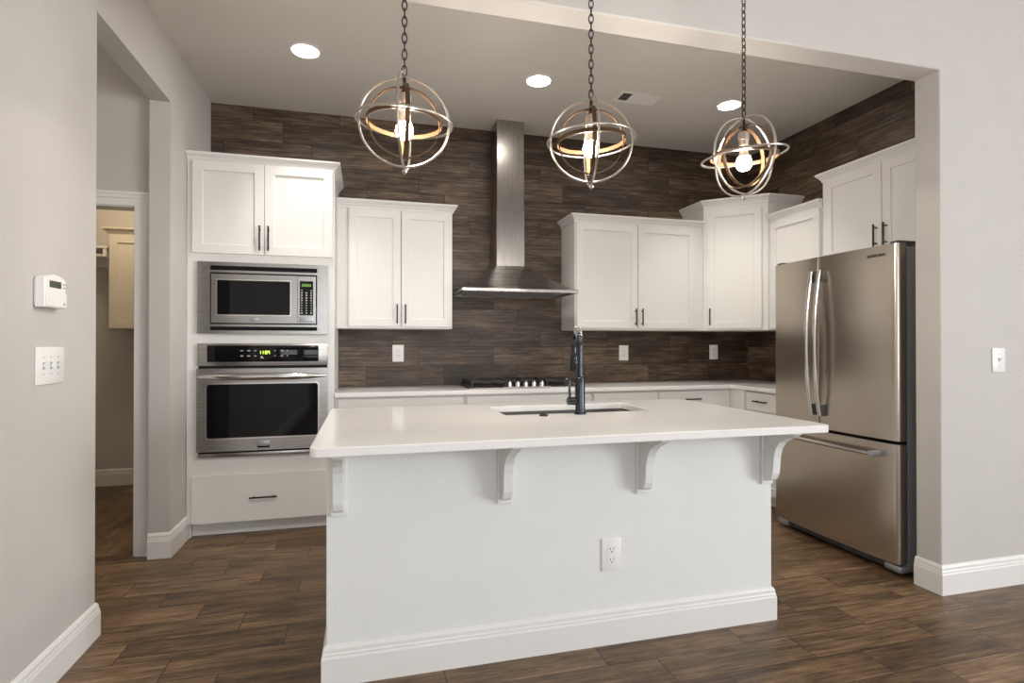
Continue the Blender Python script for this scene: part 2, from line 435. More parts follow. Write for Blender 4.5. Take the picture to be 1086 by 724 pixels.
# tall oven cabinet
TX0, TX1, TF = LX+0.003, -0.213, 3.831
t = thing('oven_cabinet', 'tall white cabinet housing the microwave and wall oven, next to the doorway', 'cabinet', ((TX0+TX1)/2, WY-0.002, 0))
def X(x): return x-(TX0+TX1)/2
yf = TF-(WY-0.002)
yb = yf+0.02
OX0, OX1 = -1.029, -0.253
bm = B((X(TX0), X(TX0)+0.02, yb+0.02, 0, 0.0, 2.37), (X(TX1)-0.02, X(TX1), yb+0.02, 0, 0.0, 2.37), (X(TX0)+0.02, X(TX1)-0.02, -0.012, 0, 0.0, 2.37),
       (X(TX0)+0.02, X(TX1)-0.02, yb+0.02, -0.012, 2.35, 2.37))
bxs = [(X(TX0), X(OX0)+0.012, yb, yb+0.02, 0.089, 2.37), (X(OX1)-0.012, X(TX1), yb, yb+0.02, 0.089, 2.37)]
for z0, z1 in ((0.089, 0.517), (1.214, 1.30), (1.73, 2.37)): bxs.append((X(OX0)+0.012, X(OX1)-0.012, yb, yb+0.02, z0, z1))
for bx in bxs: box(bm, *bx)
for z in (0.49, 1.245, 1.76): box(bm, X(TX0)+0.02, X(TX1)-0.02, yb+0.02, -0.012, z-0.009, z+0.009)
obj('carcass', bm, 'cab', t)
obj('toe_kick', B((X(TX0)+0.02, X(TX1)-0.02, yf+0.074, yf+0.09, 0, 0.10)), 'cab', t)
mid = -0.643
d = shaker(t, X(-1.062), X(mid)-0.0015, 1.797, 2.378, yf); handle(d, X(-0.668), 1.90, 0.16, yf)
d = shaker(t, X(mid)+0.0015, X(-0.224), 1.797, 2.378, yf); handle(d, X(-0.616), 1.90, 0.16, yf)
d = slab(t, X(-1.062), X(-0.224), 0.092, 0.388, yf); handle(d, X(-0.643), 0.243, 0.165, yf, False)
crown(t, [(X(TX0), yb), (X(TX1), yb), (X(TX1), 0)], 2.37)

# left upper
UF = 4.064; UZ0, UZ1 = 1.335, 2.197
def upper(name, label, loc, rz, wd, doors, filler=None, z0=UZ0, z1=UZ1, path=None, hz=None):
    """doors: (x0,x1,handle x or None); local x runs left to right seen from the front, wall at y=0"""
    t = thing(name, label, 'cabinet', loc, rz)
    dep = 0.33; bm = B((0, wd, -dep+0.022, 0, z0, z1))
    obj('carcass', bm, 'cab', t, bev=0.001)
    for x0, x1, hx in doors:
        d = shaker(t, x0, x1, z0+0.014, z1-0.006, -dep)
        if hx is not None: handle(d, hx, hz or z0+0.105, 0.14, -dep)
    crown(t, path, z1)
    return t
f_ = -0.33+0.022
x = TX1+0.002; wd = 0.614-x
upper('wall_cabinet', 'two-door white wall cabinet left of the range hood, beside the oven cabinet', (x, WY-0.002, 0), 0, wd,
      [(-0.128-x, 0.236-x, 0.209-x), (0.241-x, 0.608-x, 0.268-x)], path=[(0, f_), (wd, f_), (wd, 0)])
x = 1.592; wd = 2.748-x
upper('wall_cabinet', 'two-door white wall cabinet right of the range hood', (x, WY-0.002, 0), 0, wd,
      [(1.600-x, 2.130-x, 2.106-x), (2.136-x, 2.660-x, 2.164-x)], path=[(0, 0), (0, f_), (wd, f_)])
# diagonal corner cabinet
DL, DR = Vector((2.752, 4.072)), Vector((3.118, 3.742))
ang = math.atan2(DR.y-DL.y, DR.x-DL.x)
t = thing('corner_wall_cabinet', 'tall single-door white wall cabinet set diagonally in the corner', 'cabinet', (RX-0.003, WY-0.003, 0))
P = [(2.752-RX, -0.0), (2.752-RX, DL.y-WY), (DR.x-RX, DR.y-WY), (-0.0, DR.y-WY), (0, 0)]
DZ1 = 2.368
bm = bmesh.new(); prism(bm, P, UZ0, DZ1); obj('carcass', bm, 'cab', t, bev=0.001)
crown(t, P[:4], DZ1)
fl = (DR-DL).length
rot = Matrix.Rotation(ang, 4, 'Z'); org = Vector((DL.x-RX, DL.y-WY, 0))
d = shaker(t, 0.03, fl-0.045, UZ0+0.014, DZ1-0.03, -0.021); h = handle(d, 0.055, UZ0+0.115, 0.14, -0.021)
for o in (d, h): o.data.transform(Matrix.Translation(org) @ rot)
# cabinet between corner and fridge cabinet, and the one over the fridge
cpath = lambda wd: [(0, f_), (wd, f_)]
wd = 3.738-3.205
upper('wall_cabinet', 'low narrow white wall cabinet between the corner cabinet and the fridge cabinet', (RX-0.002, 3.738, 0), -PI/2, wd,
      [(0.035, wd-0.01, None)], path=cpath(wd))
y = 3.203; wd = y-2.215
upper('fridge_cabinet', 'raised two-door white wall cabinet above the refrigerator', (RX-0.002, y, 0), -PI/2, wd,
      [(y-3.165, y-2.727, y-2.757), (y-2.721, y-2.255, y-2.688)], z0=1.785, z1=2.368, hz=1.905, path=[(0, 0), (0, f_), (wd, f_)])
# base cabinets
BF = 3.85
def base(label, loc, rz, wd, fronts, dep, drawers=True):
    t = thing('base_cabinet', label, 'cabinet', loc, rz)
    obj('carcass', B((0, wd, -dep+0.022, 0, 0.09, 0.862)), 'cab', t, bev=0.001)
    obj('toe_kick', B((0.001, wd-0.001, -dep+0.09, 0, 0, 0.089)), 'cab', t)
    for x0, x1, hnd in fronts:
        d = slab(t, x0, x1, 0.715, 0.848, -dep)
        if hnd: handle(d, (x0+x1)/2 if hnd is True else hnd, 0.788, 0.14, -dep, False)
        d = shaker(t, x0, x1, 0.105, 0.70, -dep); handle(d, x1-0.035, 0.60, 0.14, -dep)
    return t
dp = WY-0.002-BF
def bx_(x0, x1, *a): return base(a[0], (x0, WY-0.002, 0), 0, x1-x0, [(p-x0, q-x0, h_) for p, q, h_ in a[1]], dp)
bx_(-0.211, 0.665, 'white base cabinet left of the cooktop, beside the oven cabinet', [(-0.19, 0.643, False)])
bx_(0.667, 1.642, 'white base cabinet directly under the gas cooktop', [(0.684, 1.633, False)])
bx_(1.644, 2.205, 'white base cabinet just right of the cooktop, behind the faucet', [(1.656, 2.186, False)])
bx_(2.207, 2.858, 'white base cabinet with a dark drawer pull beside the inner corner', [(2.194+0.016, 2.725, 2.49-2.207)])
# right-hand run
t = base('white base cabinet on the side run, between corner and refrigerator', (RX-0.002, 3.70, 0), -PI/2, 3.70-3.172, [(0.012, 0.50, 0.19)], 0.57)
t = thing('corner_base_cabinet', 'blind white base cabinet filling the inner corner under the counter', 'cabinet', (RX-0.002, WY-0.002, 0))
obj('carcass', B((-0.578, 0, -0.69, 0, 0.09, 0.862)), 'cab', t)
obj('toe_kick', B((-0.50, 0, -0.69, 0, 0, 0.089)), 'cab', t)
# back counter, L-shaped
bm = bmesh.new()
g = 0.004
prism(bm, [(TX1+0.002, WY-0.002), (TX1+0.002, 3.835), (2.835, 3.835), (2.855, 3.815), (2.855, 3.172), (RX-0.002, 3.172), (RX-0.002, WY-0.002)], 0.864, 0.894)
o = obj('back_countertop', bm, 'quartz', bev=0.003)
tag(o, 'white quartz L-shaped countertop along the tiled back wall', 'countertop')

# ------------------------------------------------------------------ island
IX0, IX1, IY0, IY1 = -0.141, 1.743, 2.075, 2.885
t = thing('kitchen_island', 'white kitchen island base with corbels and tall baseboard', 'island', (0.801, IY0, 0))
def ix(x): return x-0.801
def iy(y): return y-IY0
bm = B((ix(IX0), ix(IX1), 0, 0.11, 0, 0.862), (ix(IX0), ix(IX0)+0.02, 0.11, iy(IY1), 0, 0.862), (ix(IX1)-0.02, ix(IX1), 0.11, iy(IY1), 0, 0.862),
       (ix(IX0)+0.02, ix(IX1)-0.02, iy(IY1)-0.02, iy(IY1), 0, 0.862))
obj('body', bm, 'island', t, bev=0.003)
bm = bmesh.new(); sweep(bm, [(ix(IX0), iy(IY1)), (ix(IX0), 0), (ix(IX1), 0), (ix(IX1), iy(IY1))], [(o*1.0, z*1.0) for o, z in BB])
obj('baseboard', bm, 'trim', t)
for x0, x1, x2, x3 in ((ix(IX0)+0.02, ix(0.30), 0, 0), (ix(0.30), ix(0.80), 0, 0), (ix(0.80), ix(1.25), 0, 0), (ix(1.25), ix(IX1)-0.02, 0, 0)):
    d = shaker(t, x0+0.002, x1-0.002, 0.10, 0.85, iy(IY1)+0.021, fr=0.058)
    # working-side doors face away from the camera
    d.data.transform(Matrix.Translation((x0+x1, 2*(iy(IY1)+0.0105)+0.0, 0)) @ Matrix.Rotation(PI, 4, 'Z'))
    d.data.transform(Matrix.Translation((0, 0.021, 0)))
prof = [(0.0, 0.862), (0.185, 0.862), (0.180, 0.848), (0.160, 0.836), (0.125, 0.822), (0.092, 0.800), (0.070, 0.770), (0.060, 0.735), (0.056, 0.69), (0.052, 0.66), (0.040, 0.636), (0.024, 0.624), (0.0, 0.621)]
for xc in (-0.098, 0.515, 1.105, 1.714):
    c = ix(xc)
    bm = B((c-0.029, c+0.029, -0.013, 0, 0.603, 0.862), bev=0.002)
    prism(bm, [(-0.013-dd, z) for dd, z in prof], c-0.0185, c+0.0185, axis='x')
    obj('corbel', bm, 'island', t, bev=0.0025)
# island top with sink cut-out
CX0, CX1, CY0, CY1 = -0.176, 1.819, 1.818, 2.93
SX0, SX1, SY0, SY1 = 0.617, 1.368, 2.452, 2.805
def rrect(x0, x1, y0, y1, r, n=6):
    pts = []
    for cx, cy, a0 in ((x1-r, y1-r, 0), (x0+r, y1-r, PI/2), (x0+r, y0+r, PI), (x1-r, y0+r, 1.5*PI)):
        for i in range(n+1):
            a = a0+PI/2*i/n; pts.append((cx+r*math.cos(a), cy+r*math.sin(a)))
    return pts
bm = bmesh.new()
O = rrect(CX0, CX1, CY0, CY1, 0.03); I = rrect(SX0, SX1, SY0, SY1, 0.02)
L_ = {}
for nm, pts in (('o', O), ('i', I)):
    for z in (0.864, 0.894): L_[nm, z] = [bm.verts.new((x, y, z)) for x, y in pts]
n = len(O)
for k in range(n):
    j = (k+1) % n
    bm.faces.new((L_['o', 0.864][k], L_['o', 0.864][j], L_['o', 0.894][j], L_['o', 0.894][k]))
    bm.faces.new((L_['i', 0.864][k], L_['i', 0.864][j], L_['i', 0.894][j], L_['i', 0.894][k]))
    for z in (0.864, 0.894): bm.faces.new((L_['o', z][k], L_['o', z][j], L_['i', z][j], L_['i', z][k]))
o = obj('island_countertop', bm, 'quartz', bev=0.003)
tag(o, 'white quartz slab overhanging the kitchen island, with sink cut-out', 'countertop')
# sink
t = thing('sink', 'stainless undermount sink set into the island countertop', 'sink', ((SX0+SX1)/2, (SY0+SY1)/2, 0.64))
hx, hy = (SX1-SX0)/2+0.006, (SY1-SY0)/2+0.006
bm = bmesh.new()
lv = [(hx+0.02, hy+0.02, 0.2225, 0.04), (hx, hy, 0.2225, 0.03), (hx-0.006, hy-0.006, 0.05, 0.04), (hx-0.03, hy-0.03, 0.02, 0.05)]
rings = [[bm.verts.new((x, y, z)) for x, y in rrect(-a, a, -b_, b_, r)] for a, b_, z, r in lv]
lv2 = [(hx-0.03, hy-0.03, 0.017, 0.05), (hx-0.003, hy-0.003, 0.05, 0.04), (hx+0.003, hy+0.003, 0.2195, 0.03), (hx+0.02, hy+0.02, 0.2195, 0.04)]
rings2 = [[bm.verts.new((x, y, z)) for x, y in rrect(-a, a, -b_, b_, r)] for a, b_, z, r in lv2]
allr = rings + [None] + rings2
for rs in (rings, rings2):
    for A, B_ in zip(rs, rs[1:]):
        for k in range(n): bm.faces.new((A[k], A[(k+1) % n], B_[(k+1) % n], B_[k]))
bm.faces.new(rings[-1]); bm.faces.new(rings2[0])
for k in range(n): bm.faces.new((rings[0][k], rings[0][(k+1) % n], rings2[-1][(k+1) % n], rings2[-1][k]))
obj('basin', bm, 'basin', t, smooth=True)
bm = bmesh.new(); lathe(bm, [(0.045, 0.0205), (0.045, 0.024), (0.03, 0.024), (0.028, 0.021)], 24); obj('drain', bm, 'bright', t, smooth=True)
# faucet
fx, fy = 0.964, 2.405
t = thing('faucet', 'tall black pull-down faucet standing on the island countertop', 'faucet', (fx, fy, 0.894))
bm = bmesh.new(); lathe(bm, [(0.029, 0), (0.029, 0.004), (0.026, 0.008), (0.0235, 0.010), (0.0225, 0.165), (0.020, 0.172), (0.0145, 0.176)], 32)
obj('body', bm, 'gloss', t, smooth=True)
dv = Vector((0.22, 1.0, 0)).normalized(); Rr = 0.088
bm = bmesh.new(); pts = [Vector((0, 0, 0.17)), Vector((0, 0, 0.24)), Vector((0, 0, 0.308))]
for i in range(1, 25):
    a = PI*i/24; pts.append(dv*(Rr-Rr*math.cos(a)) + Vector((0, 0, 0.308+Rr*math.sin(a))))
end = dv*(2*Rr)
pts.append(end+Vector((0, 0, 0.275)))
tube(bm, pts, 0.0135, 16); obj('spout', bm, 'gloss', t, smooth=True)
bm = bmesh.new()
for i in range(7):
    a = PI*(0.22+0.05*i); cpt = dv*(Rr-Rr*math.cos(a))+Vector((0, 0, 0.308+Rr*math.sin(a)))
    tg = (dv*math.sin(a)+Vector((0, 0, math.cos(a)))).normalized()
    q = tg.to_track_quat('Z', 'Y').to_matrix()
    tube(bm, [cpt + q @ Vector((0.0145*math.cos(2*PI*k/20), 0.0145*math.sin(2*PI*k/20), 0)) for k in range(20)], 0.0022, 6, closed=True)
obj('coil', bm, 'bright', t, smooth=True, label='bright steel coil around the spout')
bm = bmesh.new(); lathe(bm, [(0.0145, 0.285), (0.019, 0.272), (0.0205, 0.25), (0.0205, 0.20), (0.019, 0.188), (0.016, 0.186)], 28, c=(end.x, end.y, 0))
box(bm, end.x-0.007, end.x+0.007, end.y-0.026, end.y-0.017, 0.215, 0.25, bev=0.002)
obj('spray_head', bm, 'gloss', t, smooth=True)
bm = bmesh.new(); lathe(bm, [(0.017, -0.062), (0.0185, -0.06), (0.0185, -0.022), (0.015, -0.02), (0.013, -0.015)], 24, c=(0, 0, 0.062), axis='x')
tube(bm, [(-0.05, 0, 0.068), (-0.052, 0, 0.115), (-0.054, 0, 0.158), (-0.062, 0, 0.166), (-0.082, 0, 0.166)], 0.006, 12)
obj('lever', bm, 'gloss', t, smooth=True)
bm = bmesh.new(); lathe(bm, [(0.021, 0.0), (0.021, 0.004), (0.018, 0.007), (0.009, 0.008), (0.008, 0.012), (0.003, 0.013)], 24)
o = obj('air_switch_button', bm, 'black', smooth=True); o.location = (0.778, 2.385, 0.894)
tag(o, 'small round black button on the island countertop left of the faucet', 'button')

# ------------------------------------------------------------------ wall oven and microwave
OW = OX1-OX0; oxc = (OX0+OX1)/2
def seg7(bm, s, x, z, hgt, y0, y1):
    """seven-segment digits, y0..y1 thick"""
    wd = hgt*0.5; th = hgt*0.14; segs = {'0': 'abcdef', '1': 'bc', '4': 'bcfg', '5': 'acdfg', '2': 'abged'}
    for chh in s:
        if chh == ':':
            for f in (0.3, 0.65): box(bm, x, x+th, y0, y1, z+hgt*f, z+hgt*f+th)
            x += th*2.4; continue
        for sg in segs[chh]:
            bx = {'a': (0, wd, hgt-th, hgt), 'g': (0, wd, hgt/2-th/2, hgt/2+th/2), 'd': (0, wd, 0, th), 'f': (0, th, hgt/2, hgt), 'e': (0, th, 0, hgt/2), 'b': (wd-th, wd, hgt/2, hgt), 'c': (wd-th, wd, 0, hgt/2)}[sg]
            box(bm, x+bx[0], x+bx[1], y0, y1, z+bx[2], z+bx[3])
        x += wd*1.45
t = thing('wall_oven', 'stainless built-in wall oven with black glass door below the microwave', 'oven', (oxc, TF+0.004, 0.505))
h = OW/2
obj('case', B((-h+0.03, h-0.03, 0.022, 0.46, 0.03, 0.70)), 'darkgrey', t)
bm = B((-h, h, -0.014, 0.015, 0.578, 0.721), bev=0.004); o = obj('control_panel', bm, 'steelx', t, smooth=True)
cp = o
g1 = obj('panel_glass', B((-h+0.057, h-0.057, -0.0165, -0.012, 0.604, 0.708), bev=0.006), 'glass', cp, smooth=True, label='black glass strip with green clock')
bm = bmesh.new(); seg7(bm, '11:04', -0.030, 0.653, 0.021, -0.0178, -0.0165); obj('clock_digits', bm, 'digits', cp, label='green clock digits')
for xx, ww in ((-0.14, 0.018), (-0.10, 0.018), (-0.058, 0.011), (0.062, 0.006), (0.098, 0.018), (0.135, 0.009)):
    for zz in (0.675, 0.641): obj('touch_key', B((xx, xx+ww, -0.0172, -0.0165, zz-0.003, zz+0.003)), 'keys', cp)
bm = bmesh.new(); prism(bm, [(-0.02, 0.625), (0.0, 0.625), (-0.008, 0.632), (-0.010, 0.640), (-0.02, 0.640)], -0.0172, -0.0165, axis='y'); obj('touch_key', bm, 'keys', cp)
# door: frame with window
zt0, zt1 = 0.040, 0.562
bm = bmesh.new(); wx, wz0, wz1 = h-0.056, 0.122, 0.466
box(bm, -h, -wx, -0.03, 0.015, zt0, zt1); box(bm, wx, h, -0.03, 0.015, zt0, zt1); box(bm, -wx, wx, -0.03, 0.015, zt0, wz0); box(bm, -wx, wx, -0.03, 0.015, wz1, zt1)
bmesh.ops.remove_doubles(bm, verts=bm.verts, dist=1e-5)
d = obj('door', bm, 'steelx', t, bev=0.0)
bm = bmesh.new(); prism(bm, rrect(-wx+0.001, wx-0.001, wz0+0.001, wz1-0.001, 0.016), -0.0285, -0.004, axis='y'); obj('window', bm, 'glass', d, label='black glass oven window')
bm = bmesh.new(); oo = rrect(-wx-0.006, wx+0.006, wz0-0.006, wz1+0.006, 0.02); ii = rrect(-wx+0.003, wx-0.003, wz0+0.003, wz1-0.003, 0.016)
va = [[bm.verts.new((x, y_, z)) for x, z in pp] for pp, y_ in ((oo, -0.0295), (oo, -0.0325), (ii, -0.0325), (ii, -0.0295))]
for A, B_ in zip(va, va[1:]+va[:1]):
    for k in range(n): bm.faces.new((A[k], A[(k+1) % n], B_[(k+1) % n], B_[k]))
obj('window_trim', bm, 'bright', d)
# bowed handle with flattened tapering ends
pts, rad = [], []
for i in range(33):
    s = -1+2*i/32; pts.append((s*(h-0.012), -0.034-0.045*(1-abs(s)**3), 0.512)); rad.append(0.008+0.0135*(1-abs(s)**4))
bm = bmesh.new(); tube(bm, pts, 0.01, 16, radii=rad); obj('handle', bm, 'bright', d, smooth=True)
bm = B((-0.041, 0.041, -0.0335, -0.029, 0.062, 0.103), bev=0.004); badge = obj('badge', bm, 'silver', d, smooth=True)
obj('badge_plate', B((-0.036, 0.036, -0.0345, -0.0335, 0.056, 0.066)), 'slot', d)
obj('lower_vent', B((-h, h, -0.008, 0.015, 0.0, 0.026), bev=0.003), 'steelx', t, smooth=True)
obj('vent_slot', B((-h+0.004, h-0.004, 0.0, 0.0145, 0.0262, 0.0395)), 'slot', t)
obj('upper_slot', B((-h+0.004, h-0.004, 0.0, 0.0145, 0.5622, 0.5778)), 'slot', t)

MZ0, MZ1 = 1.288, 1.742; MH = MZ1-MZ0
t = thing('microwave', 'stainless built-in microwave in a trim frame above the wall oven', 'microwave', (oxc, TF+0.004, MZ0))
obj('case', B((-h+0.1, h-0.1, 0.016, 0.40, 0.05, MH-0.05)), 'darkgrey', t)
def mxz(px, py): return (-h+(px-35)/1035*OW, MH-(py-15-(px-35)*0.046)/574*MH)   # fractions of the frame, read from its own left edge
ax0, ax1 = -h+0.072, h-0.067
# trim frame with louvre slots and the opening
zs = [0.0, 0.021, 0.045, 0.064, 0.383, 0.402, 0.430, MH]
bm = B((-h, ax0, -0.014, 0.015, 0, MH), (ax1, h, -0.014, 0.015, 0, MH), (ax0, ax1, -0.014, 0.015, zs[0], zs[1]), (ax0, ax1, -0.014, 0.015, zs[2], zs[3]-0.004),
       (ax0, ax1, -0.014, 0.015, zs[4]+0.004, zs[5]), (ax0, ax1, -0.014, 0.015, zs[6], zs[7]))
bmesh.ops.remove_doubles(bm, verts=bm.verts, dist=1e-5)
fr = obj('trim_frame', bm, 'steelx', t, bev=0.0)
for z0, z1 in ((zs[1], zs[2]), (zs[5], zs[6])):
    bm = bmesh.new(); box(bm, ax0, ax1, 0.004, 0.0145, z0, z1)
    for k in range(3): box(bm, ax0, ax1, -0.004, 0.003, z0+0.003+k*(z1-z0)/3, z0+0.0045+k*(z1-z0)/3)
    obj('louvre', bm, 'slot', fr)
obj('reveal', B((ax0, ax1, 0.006, 0.0145, zs[3]-0.004, zs[4]+0.004)), 'slot', t)
dx1 = ax0+0.515
bz0, bz1 = zs[3]+0.004, zs[4]-0.006
kx0, kx1, kz0, kz1 = ax0+0.042, dx1-0.042, bz0+0.052, bz1-0.038
bm = bmesh.new()
box(bm, ax0+0.008, kx0, -0.022, 0.005, bz0, bz1); box(bm, kx1, dx1, -0.022, 0.005, bz0, bz1); box(bm, kx0, kx1, -0.022, 0.005, bz0, kz0); box(bm, kx0, kx1, -0.022, 0.005, kz1, bz1)
bmesh.ops.remove_doubles(bm, verts=bm.verts, dist=1e-5)
d = obj('door', bm, 'steelx', t)
obj('window', B((kx0+0.0005, kx1-0.0005, -0.0205, 0.004, kz0+0.0005, kz1-0.0005)), 'glass', d, label='black glass microwave window')
bm = bmesh.new()
for a_ in ((kx0-0.006, kx0+0.001, kz0-0.006, kz1+0.006), (kx1-0.001, kx1+0.006, kz0-0.006, kz1+0.006), (kx0+0.001, kx1-0.001, kz0-0.006, kz0+0.001), (kx0+0.001, kx1-0.001, kz1-0.001, kz1+0.006)):
    box(bm, a_[0], a_[1], -0.0245, -0.0215, a_[2], a_[3])
obj('window_trim', bm, 'bright', d)
obj('badge', B((0.5*(kx0+kx1)-0.027, 0.5*(kx0+kx1)+0.027, -0.0245, -0.0215, bz0+0.012, bz0+0.036), bev=0.003), 'silver', d, smooth=True)
obj('keypad_bezel', B((dx1+0.002, ax1-0.008, -0.020, 0.005, bz0, bz1)), 'steelx', t, bev=0.001)
q0, q1 = dx1+0.016, ax1-0.024
kp = obj('keypad', B((q0, q1, -0.022, -0.0195, bz0+0.054, bz1-0.032)), 'glass', t, label='black keypad with pale keys')
obj('display', B((q0+0.012, q1-0.012, -0.0226, -0.022, bz1-0.068, bz1-0.05)), 'mwdisplay', kp, label='green lit display')
zt = bz1-0.092
for r_ in range(10):
    for c_ in range(3):
        if r_ == 0 and c_ == 1: continue
        xx = q0+0.012+c_*(q1-q0-0.024)/2; zz = zt-r_*0.0165
        hh = 0.0045 if r_ in (1, 2, 3, 4, 9) else 0.0026
        obj('touch_key', B((xx-0.005, xx+0.005, -0.0225, -0.022, zz-hh, zz+hh)), 'keys', kp)
obj('door_button', B((q0-0.004, q1+0.004, -0.0225, -0.0195, bz0+0.008, bz0+0.044), bev=0.001), 'silver', t, smooth=True)

# ------------------------------------------------------------------ range hood
hx0, hx1, hyf = 0.652, 1.532, 3.845
t = thing('range_hood', 'stainless chimney range hood on the tiled wall above the cooktop', 'range hood', ((hx0+hx1)/2, WY-0.002, 1.603))
c = (hx0+hx1)/2
cx0, cx1, cyf = 0.970-c, 1.196-c, 4.146-(WY-0.002)
x0, x1, y0 = hx0-c, hx1-c, hyf-(WY-0.002)
bm = bmesh.new()
# canopy shell: rim plus sloped sides, slightly dished
NR = 8; rings = []
for i in range(NR+1):
    s = i/NR; e = s**0.86
    z = 0.022+0.206*s
    rings.append([bm.verts.new(p) for p in ((x0+(cx0-x0)*e, y0+(cyf-y0)*e, z), (x1+(cx1-x1)*e, y0+(cyf-y0)*e, z), (x1+(cx1-x1)*e, 0, z), (x0+(cx0-x0)*e, 0, z))])
for A, B_ in zip(rings, rings[1:]):
    for k in range(4): bm.faces.new((A[k], A[(k+1) % 4], B_[(k+1) % 4], B_[k]))
bm.faces.new(rings[-1]); bm.faces.new(rings[0])
obj('canopy', bm, 'steelx', t)
bm = bmesh.new()
box(bm, x0, x1, y0, y0+0.02, 0, 0.022); box(bm, x0, x0+0.02, y0+0.02, 0, 0, 0.022); box(bm, x1-0.02, x1, y0+0.02, 0, 0, 0.022); box(bm, x0+0.02, x1-0.02, -0.02, 0, 0, 0.022)
rim = obj('rim', bm, 'steelz', t, bev=0.001)
obj('underside_panel', B((x0+0.02, x1-0.02, y0+0.02, -0.02, 0.012, 0.0215)), 'grey', t)
for i in range(3):
    a = x0+0.08+i*0.24; bm = bmesh.new(); box(bm, a, a+0.232, y0+0.07, -0.08, 0.004, 0.012)
    for k in range(9): box(bm, a+0.012+k*0.024, a+0.022+k*0.024, y0+0.085, -0.095, 0.001, 0.004)
    obj('filter', bm, 'grey', t)
obj('lower_chimney', B((cx0, cx1, cyf, 0, 0.228, 0.66)), 'steelz', t, bev=0.002)
obj('upper_chimney', B((cx0+0.004, cx1-0.004, cyf+0.004, 0, 0.66, KC-1.603)), 'steelz', t, bev=0.002)
text('lettering', 'Broan', 0.026, 'plate', t, (0.0, y0-0.0008, 0.012), (PI/2, 0, 0))

# ------------------------------------------------------------------ cooktop
kx0, kx1, ky0, ky1 = 0.705, 1.595, 3.905, 4.33
kc = (kx0+kx1)/2
t = thing('cooktop', 'five-burner gas cooktop with black grates on the back counter', 'cooktop', (kc, (ky0+ky1)/2, 0.894))
hx, hy = (kx1-kx0)/2, (ky1-ky0)/2
bm = bmesh.new(); box(bm, -hx, hx, -hy, hy, 0, 0.009, bev=0.003); obj('base_plate', bm, 'steelx', t, smooth=True)
bm = bmesh.new(); pts = [(-0.185, -hy+0.012)] + [(-0.185+0.37*i/12, -hy+0.045+0.05*math.sin(PI*i/12)) for i in range(13)] + [(0.185, -hy+0.012)]
prism(bm, pts, 0.009, 0.013); obj('knob_panel', bm, 'bright', t)
for i in range(5):
    xx = -0.126+0.063*i; yy = -hy+0.05
    bm = bmesh.new(); lathe(bm, [(0.020, 0.013), (0.020, 0.020), (0.0195, 0.023), (0.0185, 0.044), (0.014, 0.047)], 24, c=(xx, yy, 0))
    box(bm, xx-0.004, xx+0.004, yy-0.018, yy+0.018, 0.046, 0.054, bev=0.0015)
    obj('knob', bm, 'bright', t, smooth=True)
for xx, yy, rr in ((-0.30, -0.095, 0.045), (-0.30, 0.105, 0.035), (0.0, 0.07, 0.055), (0.30, -0.095, 0.035), (0.30, 0.105, 0.045)):
    bm = bmesh.new(); lathe(bm, [(rr+0.012, 0.009), (rr+0.010, 0.014), (rr, 0.016), (rr, 0.024), (rr*0.75, 0.027), (rr*0.3, 0.028)], 28, c=(xx, yy, 0))
    obj('burner', bm, 'cast', t, smooth=True)
def grate(x0, x1, y0, y1, cs):
    bm = bmesh.new(); w_ = 0.006; z0, z1 = 0.042, 0.056
    for yy in (y0, y1-2*w_): box(bm, x0, x1, yy, yy+2*w_, z0, z1)
    for xx in (x0, x1-2*w_): box(bm, xx, xx+2*w_, y0+2*w_, y1-2*w_, z0, z1)
    for fx_ in (0.5,): box(bm, (x0+x1)/2-w_, (x0+x1)/2+w_, y0+2*w_, y1-2*w_, z0+0.002, z1+0.004)
    for yy in cs: box(bm, x0+2*w_, x1-2*w_, yy-w_, yy+w_, z0+0.001, z1+0.005)
    for xx in (x0, x1-0.014):
        for yy in (y0, y1-0.014): box(bm, xx, xx+0.014, yy, yy+0.014, 0.009, z0)
    return obj('grate', bm, 'cast', t, bev=0.0015)
grate(-hx+0.025, -0.155, -hy+0.025, hy-0.02, (-0.095, 0.0, 0.105))
grate(-0.150, 0.150, -hy+0.115, hy-0.02, (0.07,))
grate(0.155, hx-0.025, -hy+0.025, hy-0.02, (-0.095, 0.0, 0.105))

# ------------------------------------------------------------------ refrigerator (front faces -x)
FX, FN, FF = 2.657, 2.256, 3.157
t = thing('refrigerator', 'stainless french-door refrigerator with bottom freezer drawer', 'refrigerator', (FX+0.088, (FN+FF)/2, 0))
fc = (FN+FF)/2; hw = (FF-FN)/2
obj('case', B((0.0, 0.62, -hw+0.004, hw-0.004, 0.035, 1.737)), 'grey', t, bev=0.004)
def bulge(y): return -0.088 + 0.022*(abs(y)/hw)**2.2      # gently bowed front across the whole width
def fdoor(name, y0, y1, z0, z1, rn=0.022, near_edge=True):
    N = 28; pts = []
    for i in range(N+1):
        y = y0+(y1-y0)*i/N; xx = bulge(y)
        for e, s in ((y0, 1), (y1, 1)):
            dd = abs(y-e); r_ = rn if abs(abs(e)-hw) < 0.02 else 0.008
            if dd < r_: xx += r_-math.sqrt(max(0, r_*r_-(r_-dd)**2))
        pts.append((xx, y))
    # denser samples at the rounded ends
    out = [(-0.010, y0)]
    ys = sorted(set([y0+(y1-y0)*i/N for i in range(N+1)] + [y0+0.022*k/8 for k in range(9)] + [y1-0.022*k/8 for k in range(9)]))
    for y in ys:
        xx = bulge(y)
        for e in (y0, y1):
            dd = abs(y-e); r_ = rn if abs(abs(e)-hw) < 0.02 else 0.008
            if dd < r_: xx += r_-math.sqrt(max(0, r_*r_-(r_-dd)**2))
        out.append((xx, y))
    out.append((-0.010, y1))
    bm = bmesh.new(); prism(bm, out, z0, z1)
    return obj(name, bm, 'steely', t, smooth=True)
sp = 2.752-fc
